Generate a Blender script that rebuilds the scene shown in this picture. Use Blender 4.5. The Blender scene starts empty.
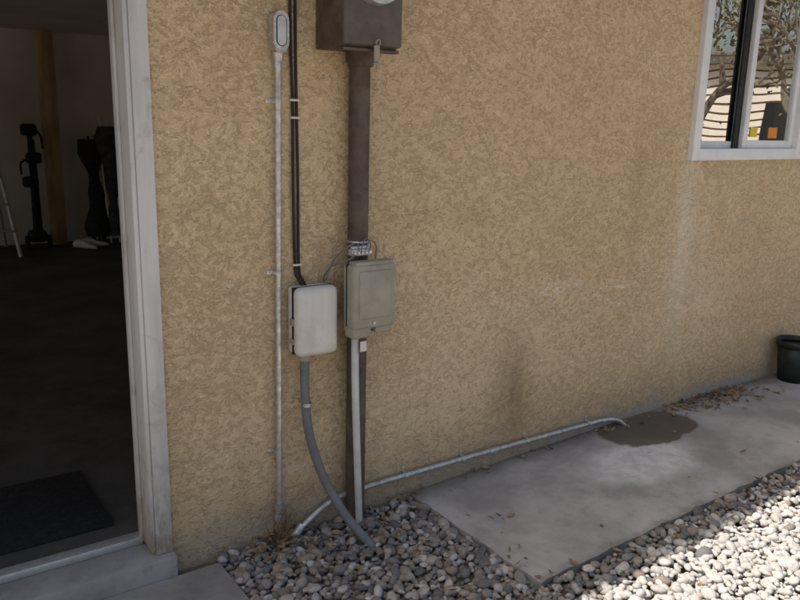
import bpy, bmesh, math, random
import numpy as np
from mathutils import Vector, Matrix
random.seed(4); rng=np.random.default_rng(7)
S=bpy.context.scene; COL=bpy.context.collection

# ---------------------------------------------------------------- materials
class NT:
    def __init__(s,name):
        s.m=bpy.data.materials.new(name); s.m.use_nodes=True; s.t=s.m.node_tree; s.t.nodes.clear()
        s.out=s.n('ShaderNodeOutputMaterial'); s.b=s.n('ShaderNodeBsdfPrincipled'); s.l(s.b.outputs[0],s.out.inputs[0])
        s.tc=s.n('ShaderNodeTexCoord').outputs['Object']
    def n(s,t,**k):
        x=s.t.nodes.new(t)
        for a,v in k.items(): setattr(x,a,v)
        return x
    def l(s,a,b): s.t.links.new(a,b)
    def put(s,sock,v):
        if isinstance(v,bpy.types.NodeSocket): s.l(v,sock)
        elif v is not None:
            if isinstance(v,(tuple,list)) and len(v)==3 and sock.type=='RGBA': v=(*v,1)
            sock.default_value=v
    def noise(s,scale,detail=3,rough=.55,dist=0,vec=None,color=False):
        x=s.n('ShaderNodeTexNoise'); x.inputs['Scale'].default_value=scale; x.inputs['Detail'].default_value=detail
        x.inputs['Roughness'].default_value=rough; x.inputs['Distortion'].default_value=dist
        s.l(vec or s.tc,x.inputs['Vector']); return x.outputs['Color' if color else 'Fac']
    def vor(s,scale,feature='F1',out='Distance',vec=None):
        x=s.n('ShaderNodeTexVoronoi',feature=feature); x.inputs['Scale'].default_value=scale
        s.l(vec or s.tc,x.inputs['Vector']); return x.outputs[out]
    def map(s,v,a,b,c=0.,d=1.,smooth=True):
        x=s.n('ShaderNodeMapRange'); x.interpolation_type='SMOOTHSTEP' if smooth else 'LINEAR'
        s.put(x.inputs[0],v)
        for i,q in enumerate((a,b,c,d)): x.inputs[i+1].default_value=q
        return x.outputs[0]
    def math(s,op,a,b=None,c=None):
        x=s.n('ShaderNodeMath',operation=op)
        s.put(x.inputs[0],a); s.put(x.inputs[1],b); s.put(x.inputs[2],c); return x.outputs[0]
    def mix(s,f,a,b,blend='MIX'):
        x=s.n('ShaderNodeMix',data_type='RGBA',blend_type=blend)
        s.put(x.inputs[0],f); s.put(x.inputs[6],a); s.put(x.inputs[7],b); return x.outputs[2]
    def mapping(s,loc=(0,0,0),rot=(0,0,0),sc=(1,1,1),typ='POINT',vec=None):
        x=s.n('ShaderNodeMapping',vector_type=typ); x.inputs['Location'].default_value=loc
        x.inputs['Rotation'].default_value=rot; x.inputs['Scale'].default_value=sc
        s.l(vec or s.tc,x.inputs['Vector']); return x.outputs[0]
    def ell(s,c,r,vec=None):
        g=s.n('ShaderNodeTexGradient',gradient_type='SPHERICAL')
        s.l(s.mapping(loc=c,sc=r,typ='TEXTURE',vec=vec),g.inputs[0]); return g.outputs['Fac']
    def sep(s,vec=None):
        x=s.n('ShaderNodeSeparateXYZ'); s.l(vec or s.tc,x.inputs[0]); return x.outputs
    def bump(s,h,dist=.002,strength=1.,normal=None):
        x=s.n('ShaderNodeBump'); x.inputs['Distance'].default_value=dist; x.inputs['Strength'].default_value=strength
        s.l(h,x.inputs['Height'])
        if normal: s.l(normal,x.inputs['Normal'])
        return x.outputs[0]
    def fin(s,col=None,rough=None,metal=None,normal=None,spec=None):
        s.put(s.b.inputs['Base Color'],col); s.put(s.b.inputs['Roughness'],rough); s.put(s.b.inputs['Metallic'],metal)
        if spec is not None: s.b.inputs['Specular IOR Level'].default_value=spec
        if normal: s.l(normal,s.b.inputs['Normal'])
        return s.m

def simple(name,col,rough=.6,metal=0.,var=.25,scale=25.,bump=.0005,bs=150.,dirt=None,spec=.4,streak=False,base=None):
    t=NT(name)
    v=t.mapping(sc=(1,1,.12)) if streak else None
    n=t.noise(scale,4,.65,vec=v)
    dk=tuple(c*(1-var) for c in col); lt=tuple(min(1,c*(1+var*.6)) for c in col)
    c=t.mix(t.map(n,.3,.7),dk,lt)
    if dirt:
        d=t.map(t.noise(scale*.5,5,.7,.5),.52,.68)
        c=t.mix(t.math('MULTIPLY',d,.6),c,dirt)
    if base:   # grime and bare wood near the ground: (zmin,zmax,colour)
        z=t.sep()[2]
        zz=t.math('ADD',z,t.math('MULTIPLY',t.math('SUBTRACT',t.noise(14,5,.75,vec=t.mapping(sc=(2.2,2.2,.5))),.5),.9))
        c=t.mix(t.map(zz,base[0],base[1],.9,0),c,base[2])
    r=t.map(n,.3,.7,min(1,rough+.12),max(0,rough-.1))
    return t.fin(c,r,metal,t.bump(t.noise(bs,2),bump),spec)

def m_stucco():
    t=NT('stucco')
    w=t.noise(9,1,.6,color=True)
    wv=t.n('ShaderNodeVectorMath',operation='MULTIPLY_ADD'); t.l(w,wv.inputs[0]); wv.inputs[1].default_value=(.06,.06,.06); t.l(t.tc,wv.inputs[2])
    v=t.mapping(rot=(0,.6,0),sc=(1.,1,1.45),vec=wv.outputs[0])
    a=t.noise(33,4,.66,.2,vec=v)
    big=t.noise(1.6,3)
    thr=t.math('ADD',a,t.math('MULTIPLY',t.math('SUBTRACT',big,.5),.22))
    isl=t.map(thr,.43,.485)
    b=t.noise(85,3,.65,.2,vec=v)
    isl2=t.map(b,.42,.56)
    fine=t.noise(320,2,.7)
    h=t.math('ADD',t.math('MULTIPLY',isl,.60),t.math('MULTIPLY',isl2,.42))
    h=t.math('ADD',h,t.math('MULTIPLY',fine,.26))
    n2=t.bump(h,.0036,1.)
    top=(.80,.605,.375); val=(.60,.435,.25)
    c=t.mix(t.math('MULTIPLY_ADD',isl,.58,t.math('MULTIPLY',isl2,.42)),val,top)
    c=t.mix(t.map(fine,.35,.75,0,.14),c,(.33,.23,.13))
    lg=t.noise(.9,5,.6)
    c=t.mix(t.map(lg,.35,.65,.20,0),c,(.52,.37,.215))
    c=t.mix(t.map(lg,.45,.75,0,.25),c,(.90,.75,.53))
    c=t.mix(t.math('MULTIPLY',t.map(t.noise(4.5,5,.7,.6),.48,.72),.26),c,(.50,.35,.20))
    X,Y,Z=t.sep()
    st=t.noise(7,4,.6,vec=t.mapping(sc=(1,1,.09)))
    m=t.math('MULTIPLY',t.ell((3.62,0,1.0),(.16,9,.75)),t.map(st,.35,.6,.4,1))
    c=t.mix(t.math('MULTIPLY',m,.7),c,(.88,.78,.60))
    m=t.math('MULTIPLY',t.ell((3.2,0,1.25),(.10,9,.6)),.3); c=t.mix(m,c,(.46,.32,.18))
    m=t.math('MULTIPLY',t.ell((4.0,0,.95),(.4,9,.75)),t.map(st,.45,.62)); c=t.mix(t.math('MULTIPLY',m,.4),c,(.86,.75,.56))
    m=t.math('MULTIPLY',t.ell((2.41,0,.36),(.2,9,.40)),t.map(st,.3,.6,.3,1)); c=t.mix(t.math('MULTIPLY',m,.8),c,(.30,.205,.12))
    sc=t.map(t.noise(22,5,.75,1.5,vec=t.mapping(sc=(.5,1,1.4))),.53,.62)
    m=t.math('MULTIPLY',t.math('MAXIMUM',t.ell((2.68,0,.84),(.24,9,.06)),t.ell((3.12,0,.78),(.13,9,.10))),sc)
    c=t.mix(t.math('MULTIPLY',t.map(m,0,.3),.5),c,(.90,.83,.72))
    zz=t.math('ADD',Z,t.math('MULTIPLY',t.math('SUBTRACT',t.noise(5,5,.7),.5),.35))
    c=t.mix(t.map(zz,.0,.38,.55,0),c,(.37,.265,.165))
    gr=t.math('MULTIPLY',t.map(zz,.06,.14,1,0),t.map(X,1.7,3.2,.35,.9))
    c=t.mix(gr,c,(.44,.40,.34))
    m=t.math('MULTIPLY',t.ell((1.0,0,.4),(.25,9,.6)),t.map(st,.4,.6)); c=t.mix(t.math('MULTIPLY',m,.45),c,(.40,.28,.16))
    return t.fin(c,.93,0,n2,.15)

def m_concrete(name,base,wet=False,sc=1.):
    t=NT(name)
    n=t.noise(2.3*sc,7,.68,.2); n2=t.noise(14,5,.7); f=t.noise(220,3,.7)
    c=t.mix(t.map(n,.32,.68),tuple(x*.72 for x in base),tuple(x*1.18 for x in base))
    c=t.mix(t.math('MULTIPLY',t.map(n2,.5,.72),.45),c,tuple(x*.62 for x in base))
    c=t.mix(t.math('MULTIPLY',t.map(f,.55,.75),.35),c,tuple(min(1,x*1.5) for x in base))
    c=t.mix(t.math('MULTIPLY',t.map(t.vor(60),.0,.16,1,0),.25),c,tuple(x*.4 for x in base))
    r=.9
    if wet:
        wob=t.noise(6,4,.6,color=True)
        wv=t.n('ShaderNodeVectorMath',operation='MULTIPLY_ADD'); t.l(wob,wv.inputs[0]); wv.inputs[1].default_value=(.16,.16,0); t.l(t.tc,wv.inputs[2])
        V=wv.outputs[0]
        e=t.math('MULTIPLY',t.map(t.ell((3.02,-.30,0),(.42,.24,9),vec=V),0,.5),t.map(n2,.35,.6,.45,1))
        c=t.mix(t.math('MULTIPLY',e,.85),c,(.70,.68,.64))
        e=t.map(t.ell((3.36,-.07,0),(.33,.21,9),vec=V),.0,.12)
        c=t.mix(t.math('MULTIPLY',e,.86),c,(.085,.07,.05))
        X,Y,Z=t.sep()
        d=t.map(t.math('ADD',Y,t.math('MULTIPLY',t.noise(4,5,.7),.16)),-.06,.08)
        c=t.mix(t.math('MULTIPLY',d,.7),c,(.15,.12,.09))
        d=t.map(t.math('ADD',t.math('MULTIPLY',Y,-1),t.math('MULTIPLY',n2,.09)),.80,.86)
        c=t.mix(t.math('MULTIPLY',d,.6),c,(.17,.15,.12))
        r=t.math('MULTIPLY_ADD',e,-.4,.9)
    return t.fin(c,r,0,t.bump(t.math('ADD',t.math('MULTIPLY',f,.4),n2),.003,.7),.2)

def m_stone():
    t=NT('river_gravel_stone')
    a=t.n('ShaderNodeAttribute',attribute_name='tint'); c=a.outputs['Color']
    c=t.mix(t.map(t.noise(70,3,.6),.4,.65,0,.28),c,(.12,.10,.085))
    return t.fin(c,.85,0,None,.2)

def m_ground():
    t=NT('ground_soil')
    cell=t.vor(38,out='Color'); d=t.vor(38,out='Distance')
    g=t.n('ShaderNodeRGBToBW'); t.l(cell,g.inputs[0])
    col=t.mix(t.map(g.outputs[0],.3,.7),(.28,.25,.21),(.62,.57,.50))
    col=t.mix(t.map(d,.3,.6),col,(.2,.17,.14))
    soil=t.mix(t.map(t.noise(3,4),.35,.65),(.14,.11,.08),(.22,.18,.14))
    X,Y,Z=t.sep()
    k=t.map(Y,-2.2,-1.9,1,0)
    col=t.mix(k,soil,t.mix(t.map(t.noise(.5,4),.3,.7),col,(.55,.48,.39)))
    return t.fin(col,.95,0,t.bump(t.math('MULTIPLY',d,-1),.012),.1)

M={}
M['stucco']=m_stucco()
M['slab']=m_concrete('walkway_concrete',(.40,.375,.345),True)
M['conc']=m_concrete('step_concrete',(.33,.31,.285))
M['floor']=m_concrete('garage_floor_concrete',(.10,.09,.08))
M['stone']=m_stone(); M['ground']=m_ground()
M['paint']=simple('weathered_white_paint',(.66,.635,.60),.6,var=.16,scale=9,bump=.0015,bs=60,dirt=(.40,.34,.28),streak=True,base=(-.05,.42,(.27,.205,.15)))
M['vinyl']=simple('white_vinyl',(.78,.78,.78),.4,var=.06,scale=6,bump=.0002,dirt=(.6,.58,.54))
M['drywall']=simple('interior_drywall',(.66,.62,.56),.9,var=.12,scale=1.5,bump=.001)
M['galv']=simple('galvanised_steel',(.62,.62,.61),.42,.7,var=.3,scale=35,bump=.0003,dirt=(.38,.36,.33))
M['brownpaint']=simple('dark_brown_painted_metal',(.100,.074,.056),.55,var=.3,scale=14,bump=.0006,bs=120,dirt=(.15,.115,.08))
M['brownlite']=simple('brown_grey_painted_metal',(.12,.10,.084),.5,var=.2,scale=10,bump=.0005,dirt=(.08,.062,.05))
M['blackcable']=simple('black_cable',(.018,.018,.02),.5,var=.2)
M['nid']=simple('off_white_plastic',(.70,.665,.615),.5,var=.1,scale=9,bump=.0005,dirt=(.58,.52,.44),streak=True)
M['greybox']=simple('beige_grey_plastic',(.36,.33,.265),.55,var=.14,scale=9,bump=.0006,dirt=(.26,.225,.165))
M['flex']=simple('grey_flexible_conduit',(.17,.17,.172),.55,var=.15,scale=20)
M['pvc']=simple('pale_grey_pvc',(.62,.62,.61),.5,var=.12,scale=14,dirt=(.44,.40,.35))
M['rubber']=simple('black_rubber_mat',(.020,.019,.019),.85,var=.3,scale=60,bump=.003,bs=90)
M['wood']=simple('pine_board',(.50,.36,.20),.7,var=.3,scale=8,bump=.001,streak=True)
M['alu']=simple('aluminium',(.62,.62,.62),.45,.6,var=.15)
M['dark']=simple('black_fabric',(.02,.02,.022),.8,var=.3)
M['darkgrey']=simple('dark_grey_fabric',(.07,.068,.07),.85,var=.4,scale=10)
M['white']=simple('white_leather',(.75,.74,.72),.6,var=.1)
M['pot']=simple('black_nursery_plastic',(.022,.024,.022),.45,var=.3,scale=12)
M['soil']=simple('potting_soil',(.05,.038,.028),.95,var=.4,scale=60,bump=.006)
M['leaf']=simple('dry_leaf',(.28,.19,.105),.8,var=.45,scale=30)
M['twig']=simple('dry_twig',(.24,.15,.08),.85,var=.4,scale=30)
M['roof']=simple('roof_shingle',(.12,.105,.09),.9,var=.3,scale=8,bump=.004)
M['fascia']=simple('fascia_paint',(.35,.27,.18),.7)
M['yellow']=simple('yellow_sticker',(.75,.55,.05),.5,var=.1)
M['orange']=simple('orange_sticker',(.75,.25,.03),.5,var=.1)
M['black']=simple('black_gasket',(.012,.012,.014),.5)
M['siding']=simple('cream_siding',(.80,.72,.62),.6,var=.08,scale=3)
M['bark']=simple('tree_bark',(.17,.135,.10),.9,var=.35,scale=12,bump=.01,bs=25)
M['foliage']=simple('dry_foliage',(.17,.15,.085),.8,var=.5,scale=3)
def m_glass():
    t=NT('window_glass')
    g=t.n('ShaderNodeBsdfGlossy'); g.inputs['Roughness'].default_value=.0; g.inputs['Color'].default_value=(.95,.96,.96,1)
    tr=t.n('ShaderNodeBsdfTransparent'); tr.inputs[0].default_value=(.8,.85,.84,1)
    mx=t.n('ShaderNodeMixShader'); mx.inputs[0].default_value=.65
    l=t.bump(t.noise(1.5,1),.004); t.l(l,g.inputs['Normal'])
    t.l(tr.outputs[0],mx.inputs[1]); t.l(g.outputs[0],mx.inputs[2]); t.l(mx.outputs[0],t.out.inputs[0]); return t.m
M['glass']=m_glass()
def m_dome():
    t=NT('meter_glass'); t.b.inputs['Transmission Weight'].default_value=.9
    return t.fin((.8,.82,.82),.05)
M['dome']=m_dome()

# ---------------------------------------------------------------- geometry helpers
def empty(name,loc=(0,0,0)):
    o=bpy.data.objects.new(name,None); o.location=loc; COL.objects.link(o); return o
def mk(name,verts,faces,mat,parent=None,smooth=False):
    me=bpy.data.meshes.new(name); me.from_pydata([tuple(v) for v in verts],[],faces); me.update()
    if smooth: me.polygons.foreach_set('use_smooth',[True]*len(me.polygons))
    o=bpy.data.objects.new(name,me); COL.objects.link(o)
    if isinstance(mat,str): mat=M[mat]
    me.materials.append(mat)
    if parent: o.parent=parent
    return o
def fromb(name,bm,mat,parent=None,smooth=True):
    bmesh.ops.recalc_face_normals(bm,faces=bm.faces)
    me=bpy.data.meshes.new(name); bm.to_mesh(me); bm.free()
    if smooth:
        me.polygons.foreach_set('use_smooth',[True]*len(me.polygons))
        try: me.set_sharp_from_angle(angle=math.radians(40))
        except Exception: pass
    o=bpy.data.objects.new(name,me); COL.objects.link(o); me.materials.append(M[mat] if isinstance(mat,str) else mat)
    if parent: o.parent=parent
    return o
def addbox(bm,x0,x1,y0,y1,z0,z1,bev=0,seg=2,mat=None):
    b=bmesh.new(); bmesh.ops.create_cube(b,size=1)
    for v in b.verts: v.co=Vector(((x0+x1)/2+v.co.x*(x1-x0),(y0+y1)/2+v.co.y*(y1-y0),(z0+z1)/2+v.co.z*(z1-z0)))
    if bev: bmesh.ops.bevel(b,geom=b.edges[:],offset=bev,segments=seg,affect='EDGES',profile=.5)
    if mat is not None: b.transform(mat)
    me=bpy.data.meshes.new('tmp'); b.to_mesh(me); b.free(); bm.from_mesh(me); bpy.data.meshes.remove(me)
def box(name,x0,x1,y0,y1,z0,z1,mat,parent=None,bev=0,seg=2,tr=None):
    bm=bmesh.new(); addbox(bm,x0,x1,y0,y1,z0,z1,bev,seg,tr); return fromb(name,bm,mat,parent,smooth=bev>0)
def addcyl(bm,p0,p1,r0,r1=None,seg=20,cap=True):
    r1=r0 if r1 is None else r1; p0=Vector(p0);p1=Vector(p1); d=p1-p0
    mtx=Matrix.Translation((p0+p1)/2)@d.to_track_quat('Z','Y').to_matrix().to_4x4()
    bmesh.ops.create_cone(bm,cap_ends=cap,segments=seg,radius1=r0,radius2=r1,depth=d.length,matrix=mtx)
def catmull(P,n=10):
    P=[Vector(p) for p in P]; Q=[P[0]*2-P[1]]+P+[P[-1]*2-P[-2]]; out=[]
    for i in range(1,len(Q)-2):
        a,b,c,d=Q[i-1:i+3]
        for k in range(n):
            t=k/n; out.append(.5*((2*b)+(c-a)*t+(2*a-5*b+4*c-d)*t*t+(3*b-a-3*c+d)*t**3))
    out.append(P[-1]); return out
def addtube(bm,pts,r,seg=12,caps=True):
    pts=[Vector(p) for p in pts]; rr=r if callable(r) else (lambda i:r)
    rings=[]; nrm=None
    for i,p in enumerate(pts):
        d=(pts[min(i+1,len(pts)-1)]-pts[max(i-1,0)]).normalized()
        if nrm is None:
            nrm=d.orthogonal().normalized()
        nrm=(nrm-d*nrm.dot(d)).normalized(); bi=d.cross(nrm)
        rings.append([bm.verts.new(p+(nrm*math.cos(2*math.pi*k/seg)+bi*math.sin(2*math.pi*k/seg))*rr(i)) for k in range(seg)])
    for a,b in zip(rings,rings[1:]):
        for k in range(seg): bm.faces.new((a[k],a[(k+1)%seg],b[(k+1)%seg],b[k]))
    if caps: bm.faces.new(rings[0][::-1]); bm.faces.new(rings[-1])
def tube(name,pts,r,mat,parent=None,seg=12,smoothn=0):
    bm=bmesh.new(); addtube(bm,catmull(pts,smoothn) if smoothn else pts,r,seg); return fromb(name,bm,mat,parent)

# ---------------------------------------------------------------- ground, paving
mk('ground',[(-150,-150,-.022),(150,-150,-.022),(150,150,-.022),(-150,150,-.022)],[(0,1,2,3)],'ground')
def slab_z(x): return .012+.043*min(1,max(0,(x-1.84)/1.5))
bm=bmesh.new(); xs=np.linspace(1.84,8,160); ys=np.linspace(-.80,-.004,14)
def edgej(s): return .003*math.sin(s*23)+.002*math.sin(s*57+1)+random.uniform(-.002,.002)
top=[[bm.verts.new((x+(edgej(y) if i==0 else 0),y+(edgej(x) if j==0 else 0),slab_z(x)-(.006 if (i==0 or j==0) else 0))) for j,y in enumerate(ys)] for i,x in enumerate(xs)]
for i in range(159):
    for j in range(13): bm.faces.new((top[i][j],top[i+1][j],top[i+1][j+1],top[i][j+1]))
ed=[e for e in bm.edges if e.is_boundary]
r=bmesh.ops.extrude_edge_only(bm,edges=ed)
for v in [g for g in r['geom'] if isinstance(g,bmesh.types.BMVert)]: v.co.z=-.12
fromb('concrete_walkway',bm,'slab')
box('concrete_landing',-1.2,.94,-1.6,-.056,-.12,.002,'conc',bev=.006)
st=box('concrete_step',-.32,.787,-.055,.138,-.12,.078,'conc',bev=.008)

# river gravel
def gravel():
    tm=[]
    for k in range(12):
        b=bmesh.new(); bmesh.ops.create_icosphere(b,subdivisions=2,radius=1)
        off=rng.normal(size=3)*5
        for v in b.verts:
            c=np.array(v.co); s=1+.18*math.sin(2.1*c[0]+off[0])*math.cos(1.7*c[1]+off[1])+.14*math.sin(2.7*c[2]+off[2]+c[0])
            v.co=Vector(c*s)
        V=np.array([v.co for v in b.verts]); Fc=np.array([[q.index for q in f.verts] for f in b.faces]); b.free(); tm.append((V,Fc))
    P=[]
    def layer(x0,x1,y0,y1,sp,z0,z1,rmin,rmax):
        for x in np.arange(x0,x1,sp):
            for y in np.arange(y0,y1,sp):
                px=x+rng.uniform(-.5,.5)*sp; py=y+rng.uniform(-.5,.5)*sp
                rr=rmin+(rmax-rmin)*rng.random()**1.8
                m=rr*.5
                if py>-.004-m: continue
                if px>1.838-m and py>-.802-m: continue
                if px<.945+m and py>-1.6-m: continue
                P.append((px,py,rng.uniform(z0,z1)+(slab_z(px)-.012)*.9,rr))
    layer(.9,3.0,-1.5,0,.023,-.022,-.006,.008,.019)
    layer(.9,3.0,-1.5,0,.033,-.010,.005,.010,.027)
    layer(3.0,6.5,-1.9,-.7,.028,-.020,-.002,.011,.022)
    layer(3.0,6.5,-1.9,-.7,.045,-.008,.004,.011,.026)
    layer(.9,3.0,-2.2,-1.5,.034,-.018,0,.013,.025)
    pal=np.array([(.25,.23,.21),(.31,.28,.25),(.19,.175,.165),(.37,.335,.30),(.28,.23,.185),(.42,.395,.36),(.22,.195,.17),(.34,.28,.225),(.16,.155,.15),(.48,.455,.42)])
    VV=[];FF=[];CC=[];o=0
    for (x,y,z,rr) in P:
        V,Fc=tm[rng.integers(12)]
        sc=np.array([rng.uniform(.85,1.35),rng.uniform(.7,1.0),rng.uniform(.5,.8)])*rr
        a=rng.uniform(0,6.28); t1=rng.normal()*.35; t2=rng.normal()*.35
        R=np.array(Matrix.Rotation(a,3,'Z')@Matrix.Rotation(t1,3,'X')@Matrix.Rotation(t2,3,'Y'))
        VV.append((V*sc)@R.T+np.array([x,y,z])); FF.append(Fc+o); o+=len(V)
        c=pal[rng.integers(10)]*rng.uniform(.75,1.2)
        if y<-.95+rng.normal()*.06: c=c*.5+np.array([.43,.405,.37])  # stones past the eave shadow line paled: sunlight put into their colour
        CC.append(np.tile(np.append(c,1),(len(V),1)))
    VV=np.concatenate(VV);FF=np.concatenate(FF);CC=np.concatenate(CC)
    me=bpy.data.meshes.new('river_gravel'); me.vertices.add(len(VV)); me.vertices.foreach_set('co',VV.ravel())
    me.loops.add(len(FF)*3); me.loops.foreach_set('vertex_index',FF.ravel().astype(np.int32))
    me.polygons.add(len(FF)); me.polygons.foreach_set('loop_start',np.arange(0,len(FF)*3,3,dtype=np.int32)); me.polygons.foreach_set('loop_total',np.full(len(FF),3,dtype=np.int32))
    me.update(calc_edges=True); me.polygons.foreach_set('use_smooth',np.ones(len(FF),dtype=bool))
    at=me.color_attributes.new('tint','FLOAT_COLOR','POINT'); at.data.foreach_set('color',CC.ravel().astype(np.float32))
    me.materials.append(M['stone']); ob=bpy.data.objects.new('river_gravel',me); COL.objects.link(ob)
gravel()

# ---------------------------------------------------------------- house
H=empty('stucco_house')
bm=bmesh.new()
WZ=2.52
for x0,x1,z0,z1 in [(-4,-.30,-.1,WZ),(-.30,.718,2.13,WZ),(.718,3.63,-.1,WZ),(3.63,4.60,-.1,1.475),(3.63,4.60,2.41,WZ),(4.60,9,-.1,WZ)]:
    addbox(bm,x0,x1,0,.14,z0,z1)
fromb('wall_front',bm,'stucco',H,False)
bm=bmesh.new()
addbox(bm,-4,9,7.25,7.4,-.1,WZ); 
addbox(bm,-4,-3.86,.14,1.0,-.1,WZ); addbox(bm,-4,-3.86,6.6,7.25,-.1,WZ); addbox(bm,-4,-3.86,1.0,6.6,2.38,WZ)  # left wall leaves a wide unseen opening, added to light the garage
addbox(bm,8.86,9,.14,7.25,-.1,WZ); addbox(bm,3.0,3.12,.14,7.25,.1,WZ)
fromb('interior_walls',bm,'drywall',H,False)
box('garage_floor',-3.86,3.0,.14,7.25,-.1,.095,'floor',H)
box('room_floor',3.12,8.86,.14,7.25,-.1,.15,'dark',H)
box('ceiling',-3.86,8.86,.14,7.25,2.48,2.518,'drywall',H)
box('roof',-4.5,9.5,-.28,7.7,WZ+.002,2.60,'roof',H)
box('fascia',-4.5,9.5,-.305,-.282,2.46,2.60,'fascia',H)
# door frame
bm=bmesh.new()
addbox(bm,.724,.782,-.022,-.001,.080,2.19,.004)
addbox(bm,.708,.7235,-.016,.145,.095,2.11,.003)
addbox(bm,.698,.7075,.07,.10,.095,2.10,.002)
addbox(bm,-.36,-.296,-.022,-.001,.08,2.19,.004); addbox(bm,-.294,-.279,-.012,.145,.095,2.11,.003)
addbox(bm,-.295,.7235,-.022,-.001,2.112,2.19,.004); addbox(bm,-.278,.7075,-.012,.145,2.095,2.1105,.003)
fromb('door_frame',bm,'paint',H)
box('door_threshold',-.278,.7075,.085,.135,.0785,.108,'alu',H,.004)
# window
bm=bmesh.new()
X0,X1,Z0,Z1=3.585,4.66,1.43,2.45
for a in [(X0,X0+.062,Z0,Z1),(X1-.062,X1,Z0,Z1),(X0+.062,X1-.062,Z0,Z0+.062),(X0+.062,X1-.062,Z1-.062,Z1)]:
    addbox(bm,a[0],a[1],-.03,.08,a[2],a[3],.004)
def sash(x0,x1,y0,y1,w):
    z0,z1=Z0+.062,Z1-.062
    addbox(bm,x0,x0+w,y0,y1,z0,z1,.003); addbox(bm,x1-w,x1,y0,y1,z0,z1,.003)
    addbox(bm,x0+w,x1-w,y0,y1,z0,z0+w,.003); addbox(bm,x0+w,x1-w,y0,y1,z1-w,z1,.003)
sash(X0+.062,4.085,.035,.06,.038); sash(4.075,X1-.062,.0,.028,.045)
fromb('window_frame',bm,'vinyl',H)
box('black_strip',4.020,4.062,.022,.034,Z0+.063,Z1-.063,'black',H)  # narrow black upright strip at the edge of the left sash
mk('glass_inner_pane',[(3.68,.047,1.5),(4.06,.047,1.5),(4.06,.047,2.4),(3.68,.047,2.4)],[(0,1,2,3)],'glass',H)
mk('glass_outer_pane',[(4.1,.014,1.5),(4.56,.014,1.5),(4.56,.014,2.4),(4.1,.014,2.4)],[(0,1,2,3)],'glass',H)
box('window_sticker_yellow',4.155,4.225,.010,.0125,1.555,1.61,'yellow',H)
box('window_sticker_orange',4.34,4.43,.010,.0125,1.55,1.61,'orange',H)

# ---------------------------------------------------------------- electric meter box
E=empty('electric_meter_box')
box('enclosure',1.372,1.592,-.19,-.002,1.835,2.36,'brownpaint',E,.006)
box('cover',1.366,1.598,-.212,-.1915,1.842,2.36,'brownlite',E,.009,3)
box('cover_lip',1.37,1.594,-.2,-.16,1.824,1.8345,'brownpaint',E,.003)
bm=bmesh.new(); cx,cz=1.487,2.068
addcyl(bm,(cx,-.212,cz),(cx,-.245,cz),.098,.094,48); fromb('meter_ring',bm,'galv',E)
bm=bmesh.new(); addcyl(bm,(cx,-.245,cz),(cx,-.33,cz),.082,.074,48); fromb('meter_glass',bm,'dome',E)
bm=bmesh.new(); addcyl(bm,(cx,-.2455,cz),(cx,-.29,cz),.06,.06,32); fromb('meter_register',bm,'nid',E)
bm=bmesh.new(); addbox(bm,1.479,1.500,-.222,-.2125,1.79,1.845,.003); addbox(bm,1.484,1.495,-.226,-.218,1.765,1.79,.002)
addtube(bm,catmull([(1.486,-.22,1.845),(1.48,-.228,1.855),(1.49,-.23,1.862),(1.498,-.226,1.853),(1.497,-.22,1.845)],6),.0018,6)
fromb('seal',bm,'greybox',E)
box('cover_latch',1.585,1.603,-.2,-.15,1.93,1.97,'galv',E,.003)
bm=bmesh.new(); addcyl(bm,(1.53,-.05,1.80),(1.53,-.05,1.836),.052,.052,32); addcyl(bm,(1.53,-.05,1.785),(1.53,-.05,1.80),.047,.047,32)
fromb('hub',bm,'brownpaint',E)

R=empty('electrical_riser_pipe')
tube('pipe',[(1.53,-.045,1.80),(1.53,-.045,.9),(1.53,-.045,-.05)],.0385,'brownpaint',R,32)
def strap(bm,x,y,z,r,side=-1,w=.014):
    vs=[]
    for k in range(13):
        a=math.pi*k/12
        for zz in (z-w/2,z+w/2): vs.append(bm.verts.new((x+math.cos(a)*(r+.0015), y-math.sin(a)*(r+.0015),zz)))
    for k in range(12): bm.faces.new((vs[2*k],vs[2*k+1],vs[2*k+3],vs[2*k+2]))
    x0,x1=sorted((x+side*r,x+side*(r+.026))); addbox(bm,x0,x1,-.004,-.0005,z-w/2,z+w/2,.001)
    xs0,xs1=sorted((x+side*(r+.0),x+side*(r+.003))); addbox(bm,xs0,xs1,y,-.001,z-w/2,z+w/2)
    addcyl(bm,(x+side*(r+.015),-.0035,z),(x+side*(r+.015),-.009,z),.0045,.003,10)
bm=bmesh.new(); strap(bm,1.53,-.045,.30,.0385,1,.02); fromb('pipe_straps',bm,'brownpaint',R)

# ---------------------------------------------------------------- EMT conduit with conduit body (vertical)
V=empty('metal_conduit_riser')
xc=lambda z:1.201+.017*(z-.128)/1.8
tube('conduit',[(xc(1.81),-.022,1.81),(xc(1),-.020,1.0),(xc(.12),-.022,.12),(xc(0),-.022,-.03)],.0112,'galv',V,16)
bm=bmesh.new(); xb=xc(1.88)
def stad(w,z0,z1,n=10):
    p=[]
    for k in range(n+1):
        a=math.pi*k/n; p.append((xb+w*math.cos(a),z1-w+w*math.sin(a)))
    for k in range(n+1):
        a=math.pi+math.pi*k/n; p.append((xb+w*math.cos(a),z0+w+w*math.sin(a)))
    return p
def prism(bm,pr,y0,y1):
    a=[bm.verts.new((x,y0,z)) for x,z in pr]; b=[bm.verts.new((x,y1,z)) for x,z in pr]; n=len(pr)
    bm.faces.new(a); bm.faces.new(b[::-1])
    for k in range(n): bm.faces.new((a[k],b[k],b[(k+1)%n],a[(k+1)%n]))
prism(bm,stad(.0265,1.812,1.945),-.046,-.002); fromb('conduit_body',bm,'galv',V)
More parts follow.
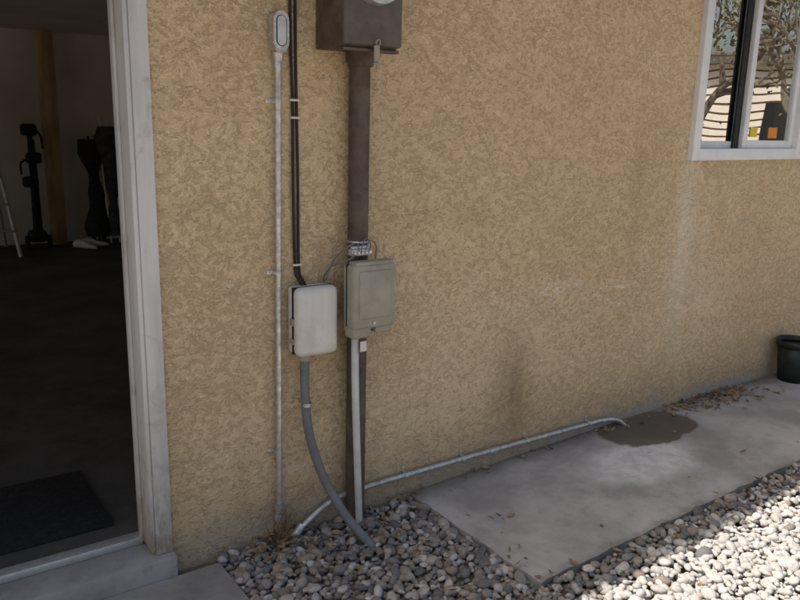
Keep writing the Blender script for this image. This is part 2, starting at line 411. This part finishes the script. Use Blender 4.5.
bm=bmesh.new(); prism(bm,stad(.0285,1.818,1.945),-.0515,-.0465); fromb('body_cover',bm,'galv',V)
bm=bmesh.new(); prism(bm,stad(.016,1.835,1.930),-.0540,-.0522); fromb('cover_plate',bm,M['alu'],V)
bm=bmesh.new(); prism(bm,stad(.0195,1.8325,1.9325),-.0522,-.0510); fromb('cover_gasket',bm,M['black'],V)
bm=bmesh.new(); addcyl(bm,(xb,-.022,1.785),(xb,-.022,1.815),.0165,.019,20); addcyl(bm,(xb,-.022,1.76),(xb,-.022,1.785),.0155,.0155,6)
addcyl(bm,(xc(.12),-.022,.10),(xc(.12),-.022,.155),.0155,.0155,16); addcyl(bm,(xc(.1),-.022,.075),(xc(.1),-.022,.10),.0185,.0185,6)
addcyl(bm,(xc(.1),-.022,-.02),(xc(.1),-.022,.075),.014,.014,16)
fromb('conduit_fittings',bm,'galv',V)
bm=bmesh.new()
for z in (1.655,1.055,.365): strap(bm,xc(z),-.021,z,.0112,-1)
fromb('conduit_straps',bm,'galv',V)

# EMT conduit along base of wall
L=empty('metal_conduit_run')
tube('conduit',catmull([(1.225,-.06,-.02),(1.262,-.045,.012),(1.33,-.035,.052),(1.41,-.028,.090),(1.49,-.024,.106),(1.7,-.022,.112)],8)[:-1]+[Vector(p) for p in [(1.7,-.022,.112),(2.2,-.022,.110),(2.7,-.022,.103),(3.04,-.022,.097)]]+catmull([(3.04,-.022,.097),(3.12,-.028,.090),(3.17,-.04,.078),(3.2,-.055,.055),(3.215,-.06,.03)],6)[1:],.0115,'galv',L,14)
bm=bmesh.new()
for x in (1.80,2.12,2.52,2.95):
    z=.109-.006*(x-1.8)
    pts=[(-.022-math.sin(a)*.0135,z+math.cos(a)*.0135) for a in [math.pi*k/12 for k in range(13)]]
    vs=[bm.verts.new((xx,p[0],p[1])) for p in pts for xx in (x-.008,x+.008)]
    for k in range(12): bm.faces.new((vs[2*k],vs[2*k+1],vs[2*k+3],vs[2*k+2]))
    addbox(bm,x-.008,x+.008,-.022,-.001,z+.012,z+.0145); addbox(bm,x-.008,x+.008,-.0045,-.0005,z+.0145,z+.038,.001)
    addcyl(bm,(x,-.004,z+.028),(x,-.009,z+.028),.0045,.003,10)
for x in (2.30,):
    addcyl(bm,(x-.025,-.022,.1085),(x+.025,-.022,.108),.0145,.0145,16)
d=Vector((.12,.03,.10)).normalized(); p=Vector((1.255,-.048,.008))
addcyl(bm,p,p+d*.045,.0165,.0165,16); addcyl(bm,p-d*.015,p+d*.002,.019,.019,6)
fromb('conduit_fittings',bm,'galv',L)

# ---------------------------------------------------------------- cables
K=empty('service_cables')
for i,dx in enumerate((0,.019)):
    pts=[(1.272+dx,-.008,2.5),(1.272+dx,-.008,1.9),(1.278+dx*.8,-.008,1.66),(1.277+dx,-.010,1.4),(1.283+dx*.8,-.008,1.08),(1.295+dx*.8,-.012,1.02),(1.31+dx*.7,-.03,.985)]
    tube('cable_%d'%(i+1),pts,.0052,'blackcable',K,8,8)
bm=bmesh.new()
for x,z in ((1.284,1.66),(1.288,1.60),(1.29,1.075)):
    addbox(bm,x-.018,x+.018,-.016,-.001,z-.004,z+.004,.002)
fromb('cable_clips',bm,'nid',K)

# ---------------------------------------------------------------- telephone network box
T=empty('telephone_interface_box')
box('base',1.252,1.412,-.045,-.002,.748,.998,'nid',T,.012,4)
box('cover',1.247,1.417,-.105,-.0455,.743,1.003,'nid',T,.026,7)
box('cover_seam',1.250,1.414,-.0475,-.0435,.746,1.000,'blackcable',T,.001)
bm=bmesh.new(); addbox(bm,1.242,1.2475,-.07,-.04,.86,.885,.002); addbox(bm,1.242,1.2475,-.07,-.04,.79,.81,.002); addbox(bm,1.4165,1.424,-.075,-.04,.86,.89,.002)
addcyl(bm,(1.3,-.05,.72),(1.3,-.05,.75),.024,.024,20); fromb('latches_and_hub',bm,'greybox',T)

G=empty('cable_junction_box')
bx0,bx1=1.436,1.624
box('back',bx0+.006,bx1-.006,-.112,-.086,.820,1.076,'greybox',G,.008,3)
box('cover',bx0,bx1,-.172,-.1125,.838,1.084,'greybox',G,.016,4)
box('raised_panel',bx0+.022,bx1-.022,-.1785,-.166,.88,1.06,'greybox',G,.006,3)
box('lower_skirt_left',bx0+.003,bx0+.085,-.166,-.1,.803,.850,'greybox',G,.010,3)
box('lower_skirt_right',bx0+.105,bx1-.006,-.160,-.1,.815,.850,'greybox',G,.008,3)
box('top_rib',bx0+.01,bx1-.01,-.168,-.12,1.080,1.093,'greybox',G,.004,2)
box('cover_gap',bx0+.004,bx1-.004,-.1135,-.1105,.835,1.080,'black',G)
bm=bmesh.new(); addcyl(bm,(bx1-.002,-.135,1.0),(bx1+.009,-.135,1.0),.006,.006,10); addcyl(bm,(bx1-.002,-.135,.9),(bx1+.006,-.135,.9),.005,.005,10)
addcyl(bm,(bx0+.09,-.170,.862),(bx0+.09,-.176,.862),.006,.006,12)
fromb('screws',bm,'galv',G)

B=empty('grounding_bridge')
bm=bmesh.new(); addbox(bm,1.462,1.548,-.115,-.085,1.108,1.132,.003); addbox(bm,1.47,1.54,-.105,-.087,1.132,1.142,.002)
for k in range(5): addcyl(bm,(1.472+k*.0165,-.1145,1.12),(1.472+k*.0165,-.123,1.12),.006,.0055,8)
fromb('terminal_bar',bm,'alu',B)
bm=bmesh.new(); 
for z in (1.104,1.152):
    pts=[(1.53+math.cos(a)*.041,-.045+math.sin(a)*.041,z) for a in [2*math.pi*k/24 for k in range(25)]]
    addtube(bm,pts,.004,6)
fromb('pipe_clamp',bm,'galv',B)
bm=bmesh.new()
addtube(bm,catmull([(1.475,-.118,1.115),(1.45,-.13,1.105),(1.42,-.10,1.085),(1.405,-.05,1.06),(1.398,-.02,1.02),(1.40,-.012,.98)],8),.003,6)
addtube(bm,catmull([(1.49,-.118,1.13),(1.47,-.13,1.16),(1.43,-.1,1.13),(1.41,-.06,1.08),(1.40,-.03,1.01)],8),.0025,6)
addtube(bm,catmull([(1.52,-.118,1.13),(1.53,-.13,1.165),(1.57,-.11,1.14),(1.575,-.10,1.09)],8),.0025,6)
addtube(bm,catmull([(1.50,-.118,1.12),(1.49,-.14,1.15),(1.51,-.135,1.175),(1.54,-.12,1.15),(1.535,-.118,1.12)],8),.0022,6)
fromb('bonding_wires',bm,'flex',B)
box('paper_tag',1.487,1.515,-.140,-.138,.745,.785,'nid',G,.0,2)

tube('grey_flexible_conduit',[(1.30,-.05,.745),(1.298,-.052,.60),(1.312,-.062,.42),(1.352,-.10,.25),(1.408,-.165,.11),(1.46,-.235,.02),(1.51,-.29,-.05)],.0175,'flex',None,18,10)
tube('pvc_conduit',[(1.478,-.115,.83),(1.484,-.112,.6),(1.502,-.103,.3),(1.522,-.092,.0),(1.524,-.09,-.05)],.0145,'pvc',None,16,6)
bm=bmesh.new(); strap(bm,1.303,-.056,.545,.0175,1)
o=fromb('flexible_conduit_strap',bm,'galv'); 

# ---------------------------------------------------------------- plant pot
bm=bmesh.new(); px,py=4.73,-.13; z0=.056
addcyl(bm,(px,py,z0),(px,py,z0+.25),.085,.112,40,cap=False)
addcyl(bm,(px,py,z0+.225),(px,py,z0+.262),.117,.119,40,cap=False)
addcyl(bm,(px,py,z0+.25),(px,py,z0+.225),.106,.104,40,cap=False)
P=empty('plant_pot')
o=fromb('pot_wall',bm,'pot',P)
sm=o.modifiers.new('s','SOLIDIFY'); sm.thickness=.003
bm=bmesh.new(); addcyl(bm,(px,py,z0+.001),(px,py,z0+.2),.083,.104,40); fromb('soil',bm,'soil',P)

# ---------------------------------------------------------------- leaf litter, weed
def leaves(name,spots):
    bm=bmesh.new()
    for (cx,cy,sx,sy,n,zf) in spots:
        for _ in range(n):
            x=cx+random.gauss(0,1)*sx; y=min(-.008,cy+random.gauss(0,1)*sy); z=zf(x)+random.uniform(.002,.014)
            l=random.uniform(.008,.023); w=l*random.uniform(.3,.5); c=random.uniform(.1,.5)*l
            mt=Matrix.Translation((x,y,z))@Matrix.Rotation(random.uniform(0,6.3),4,'Z')@Matrix.Rotation(random.gauss(0,.35),4,'X')@Matrix.Rotation(random.gauss(0,.35),4,'Y')
            L0=[(-l,0,c*.6),(-l*.4,w,c*.5),(-l*.4,0,0),(-l*.4,-w,c*.5),(l*.3,w*.9,c*.6),(l*.3,0,0),(l*.3,-w*.9,c*.6),(l,0,c*.9)]
            q=[bm.verts.new(mt@Vector(p)) for p in L0]
            for f in [(0,2,1),(0,3,2),(1,2,5,4),(2,3,6,5),(4,5,7),(5,6,7)]: bm.faces.new([q[i] for i in f])
    me=bpy.data.meshes.new(name); bm.to_mesh(me); bm.free(); me.materials.append(M['leaf'])
    me.polygons.foreach_set('use_smooth',[True]*len(me.polygons))
    o=bpy.data.objects.new(name,me); COL.objects.link(o)
g=lambda x:.012
g2=lambda x:slab_z(x)+.008
leaves('leaf_litter',[(3.95,-.07,.20,.05,190,slab_z),(4.2,-.12,.18,.06,80,slab_z),(3.1,-.05,.12,.03,25,slab_z),(2.4,-.03,.3,.02,18,slab_z),
  (1.17,-.07,.07,.06,70,g),(1.4,-.2,.25,.15,70,g),(3.3,-.87,.4,.03,60,g2),(2.4,-.45,.6,.25,5,slab_z),(4.4,-.5,.6,.2,22,slab_z),(1.6,-.8,.4,.2,60,g)])
bm=bmesh.new()
for k in range(26):
    a=random.uniform(0,6.28); h=random.uniform(.06,.17); s=random.uniform(.02,.07)
    b0=Vector((1.175+random.gauss(0,.012),-.06+random.gauss(0,.012),-.01))
    tip=b0+Vector((math.cos(a)*s,-abs(math.sin(a))*s,h)); mid=(b0+tip)/2+Vector((random.gauss(0,.01),random.gauss(0,.01),.01))
    addtube(bm,catmull([b0,mid,tip],4),.0013,5)
    for j in range(2):
        t2=mid.lerp(tip,random.random()); addtube(bm,[t2,t2+Vector((random.gauss(0,.02),-abs(random.gauss(0,.012)),random.uniform(0,.025)))],.0009,4)
fromb('dry_weed',bm,'twig')

# ---------------------------------------------------------------- garage contents
box('floor_mat',-.25,.648,.24,.77,.0965,.108,'rubber',bev=.004)
box('wooden_board',1.77,1.95,7.05,7.09,.096,2.47,'wood',None,.004)
ld=empty('step_ladder'); bm=bmesh.new()
for sx in (-.22,.22):
    addtube(bm,[(.98+sx*1.6,6.35,.1),(.98+sx*.7,6.75,1.75)],.022,8); addtube(bm,[(.98+sx*1.5,7.15,.1),(.98+sx*.7,6.8,1.75)],.017,8)
for k in range(1,6):
    t=k/6; w=.352+(.154-.352)*t; y=6.35+.4*t; z=.1+1.65*t; addbox(bm,.98-w,.98+w,y-.04,y+.05,z-.012,z+.012,.003)
addbox(bm,.80,1.16,6.68,6.88,1.74,1.775,.005); fromb('ladder_frame',bm,'alu',ld)
# folded equipment stand: column, clamps, wheeled base
tp=empty('folded_equipment_stand'); bm=bmesh.new(); cx,cy=1.60,6.9
addcyl(bm,(cx,cy,.2),(cx+.01,cy,1.45),.036,.028,12)
addtube(bm,[(cx+.05,cy,.3),(cx+.035,cy-.02,1.3)],.016,8)
addbox(bm,cx-.08,cx+.08,cy-.06,cy+.06,1.34,1.47,.035,3); addbox(bm,cx-.05,cx+.11,cy-.05,cy+.05,1.04,1.16,.03,3); addbox(bm,cx-.10,cx+.06,cy-.05,cy+.05,.78,.90,.03,3)
addbox(bm,cx-.09,cx+.10,cy-.10,cy+.10,.17,.30,.04,3)
for sx in (-.11,.12): addcyl(bm,(cx+sx-.015,cy-.05,.175),(cx+sx+.015,cy-.05,.175),.075,.075,20)
addtube(bm,catmull([(cx,cy,1.42),(cx+.10,cy-.05,1.36),(cx+.12,cy-.08,1.2)],5),.013,8); addtube(bm,catmull([(cx,cy,1.1),(cx-.11,cy-.06,1.05),(cx-.12,cy-.1,.93)],5),.013,8)
fromb('stand_parts',bm,'dark',tp)
# folded camp chairs leaning on the wall
def campchair(name,x,mat,h,seed):
    r=random.Random(seed); T=empty(name); bm=bmesh.new()
    for k in range(5):
        a=x+r.uniform(-.09,.09); b=x+r.uniform(-.10,.10); addtube(bm,[(a,6.82+r.uniform(-.05,.05),.11),(b,7.1+r.uniform(-.04,.04),h+r.uniform(-.12,.12))],.013,8)
    fromb('folded_frame',bm,'alu' if seed==2 else 'dark',T)
    bm=bmesh.new(); n=14; rings=[]
    for i in range(n+1):
        t=i/n; z=.2+(h-.25)*t; yc=6.85+.22*t; w=.10+.035*math.sin(7*t+seed)+.02*math.sin(17*t)
        rings.append([bm.verts.new((x+w*math.cos(q)*(1+.15*math.sin(3*q+4*t)),yc+.6*w*math.sin(q),z)) for q in [2*math.pi*k/16 for k in range(16)]])
    for a,b in zip(rings,rings[1:]):
        for k in range(16): bm.faces.new((a[k],a[(k+1)%16],b[(k+1)%16],b[k]))
    bm.faces.new(rings[0][::-1]); bm.faces.new(rings[-1]); fromb('folded_fabric',bm,mat,T)
campchair('folded_camp_chair',2.27,'dark',1.35,1); campchair('folded_camp_chair.001',2.47,'darkgrey',1.5,2)
def sneaker(cx,cy,rot):
    bm=bmesh.new()
    prof=[(-.14,.045,.085),(-.10,.05,.10),(-.04,.048,.095),(.02,.05,.07),(.08,.052,.055),(.12,.04,.045),(.145,.018,.03)]
    rings=[]
    for x,w,h in prof:
        rings.append([bm.verts.new((x,w*math.cos(a),max(0,h*.5+h*.5*math.sin(a)))) for a in [2*math.pi*k/12 for k in range(12)]])
    for a,b in zip(rings,rings[1:]):
        for k in range(12): bm.faces.new((a[k],a[(k+1)%12],b[(k+1)%12],b[k]))
    bm.faces.new(rings[0]); bm.faces.new(rings[-1][::-1])
    bm.transform(Matrix.Translation((cx,cy,.098))@Matrix.Rotation(rot,4,'Z'))
    fromb('sneaker',bm,'white')
sneaker(2.05,6.62,-.9); sneaker(2.18,6.72,-.3)

# ---------------------------------------------------------------- yard seen in the window reflection
N=empty('neighbouring_house')
bm=bmesh.new()
for k in range(17):
    z=.1+k*.17; addbox(bm,-5,5,-.03,.02,z,z+.13)
box('nh_core',-4.9,4.9,.03,3,-.1,2.9,'fascia',N)
sd=fromb('siding_boards',bm,'siding',N,False)
box('nh_roof',-5.3,5.3,-.35,3.3,2.92,3.15,'roof',N)
box('nh_window',-1.2,-.2,-.05,-.031,1.1,2.1,'black',N)
N.location=(15.8,-7.0,0); N.rotation_euler=(0,0,math.radians(-112))
def tree(name,loc,h,seed,crown):
    r=random.Random(seed); bm=bmesh.new(); tips=[]
    def br(p,d,l,rad,dep):
        q=p+d*l; mid=(p+q)/2+Vector((r.gauss(0,1),r.gauss(0,1),0))*l*.06
        n0=catmull([p,mid,q],4); addtube(bm,n0,lambda i:rad*(1-.45*i/(len(n0)-1)),7 if dep<3 else 5,False)
        if dep>=4: tips.append(q); return
        for _ in range(3 if dep else 4):
            a=Vector((r.gauss(0,1),r.gauss(0,1),r.gauss(.35,.6))).normalized()
            br(q-d*l*r.uniform(0,.25),(d*.75+a*.75).normalized(),l*r.uniform(.6,.82),rad*.55,dep+1)
    br(Vector(loc),Vector((.05,0,1)).normalized(),h*.28,h*.03,0)
    T=empty(name); fromb('trunk_and_limbs',bm,'bark',T)
    bm=bmesh.new()
    for q in tips:
        for _ in range(crown):
            c=q+Vector((r.gauss(0,.28),r.gauss(0,.28),r.gauss(0,.25))); s=r.uniform(.03,.06)
            u=Vector((r.gauss(0,1),r.gauss(0,1),r.gauss(0,1))).normalized(); w=u.orthogonal().normalized()
            a=[bm.verts.new(c+u*s),bm.verts.new(c+w*s*.5),bm.verts.new(c-u*s),bm.verts.new(c-w*s*.5)]; bm.faces.new(a)
    fromb('crown_leaves',bm,'foliage',T,False)
tree('yard_tree',(12.5,-4.1,0),6.0,3,22)
tree('yard_tree.001',(12.5,-6.3,0),6.5,8,22)

# ---------------------------------------------------------------- light
s=Vector((-.6,.25,1)).normalized()
sun=bpy.data.lights.new('sun','SUN'); sun.energy=5; sun.angle=math.radians(.5); sun.color=(1,.96,.90)
so=bpy.data.objects.new('sun',sun); so.rotation_euler=(-s).to_track_quat('-Z','Y').to_euler(); COL.objects.link(so)
w=bpy.data.worlds.new('World'); S.world=w; w.use_nodes=True; nt=w.node_tree
sk=nt.nodes.new('ShaderNodeTexSky'); sk.sky_type='NISHITA'; sk.sun_disc=False
sk.sun_elevation=math.asin(s.z); sk.sun_rotation=math.atan2(s.x,s.y); sk.dust_density=5; sk.air_density=1.3; sk.ozone_density=1.0
nt.links.new(sk.outputs[0],nt.nodes['Background'].inputs[0]); nt.nodes['Background'].inputs[1].default_value=.15
S.view_settings.view_transform='Standard'; S.view_settings.look='None'; S.view_settings.exposure=0

# ---------------------------------------------------------------- camera
th=math.radians(13.13); az=math.radians(54.8)
F=Vector((math.cos(az),math.sin(az),0)); Rr=Vector((math.sin(az),-math.cos(az),0)); Zv=Vector((0,0,1))
fwd=F*math.cos(th)-Zv*math.sin(th); upc=F*math.sin(th)+Zv*math.cos(th)
u0,u1=-80/3301,3300/3301
cr=Rr*u1-upc*u0; cu=Rr*u0+upc*u1
cd=bpy.data.cameras.new('camera'); cd.lens=770/800*36; cd.sensor_width=36; cd.clip_end=500; cd.clip_start=.05
co=bpy.data.objects.new('camera',cd); COL.objects.link(co)
mw=Matrix((cr,cu,-fwd)).transposed().to_4x4(); mw.translation=Vector((0,-2.5,1.6)); co.matrix_world=mw
S.camera=co
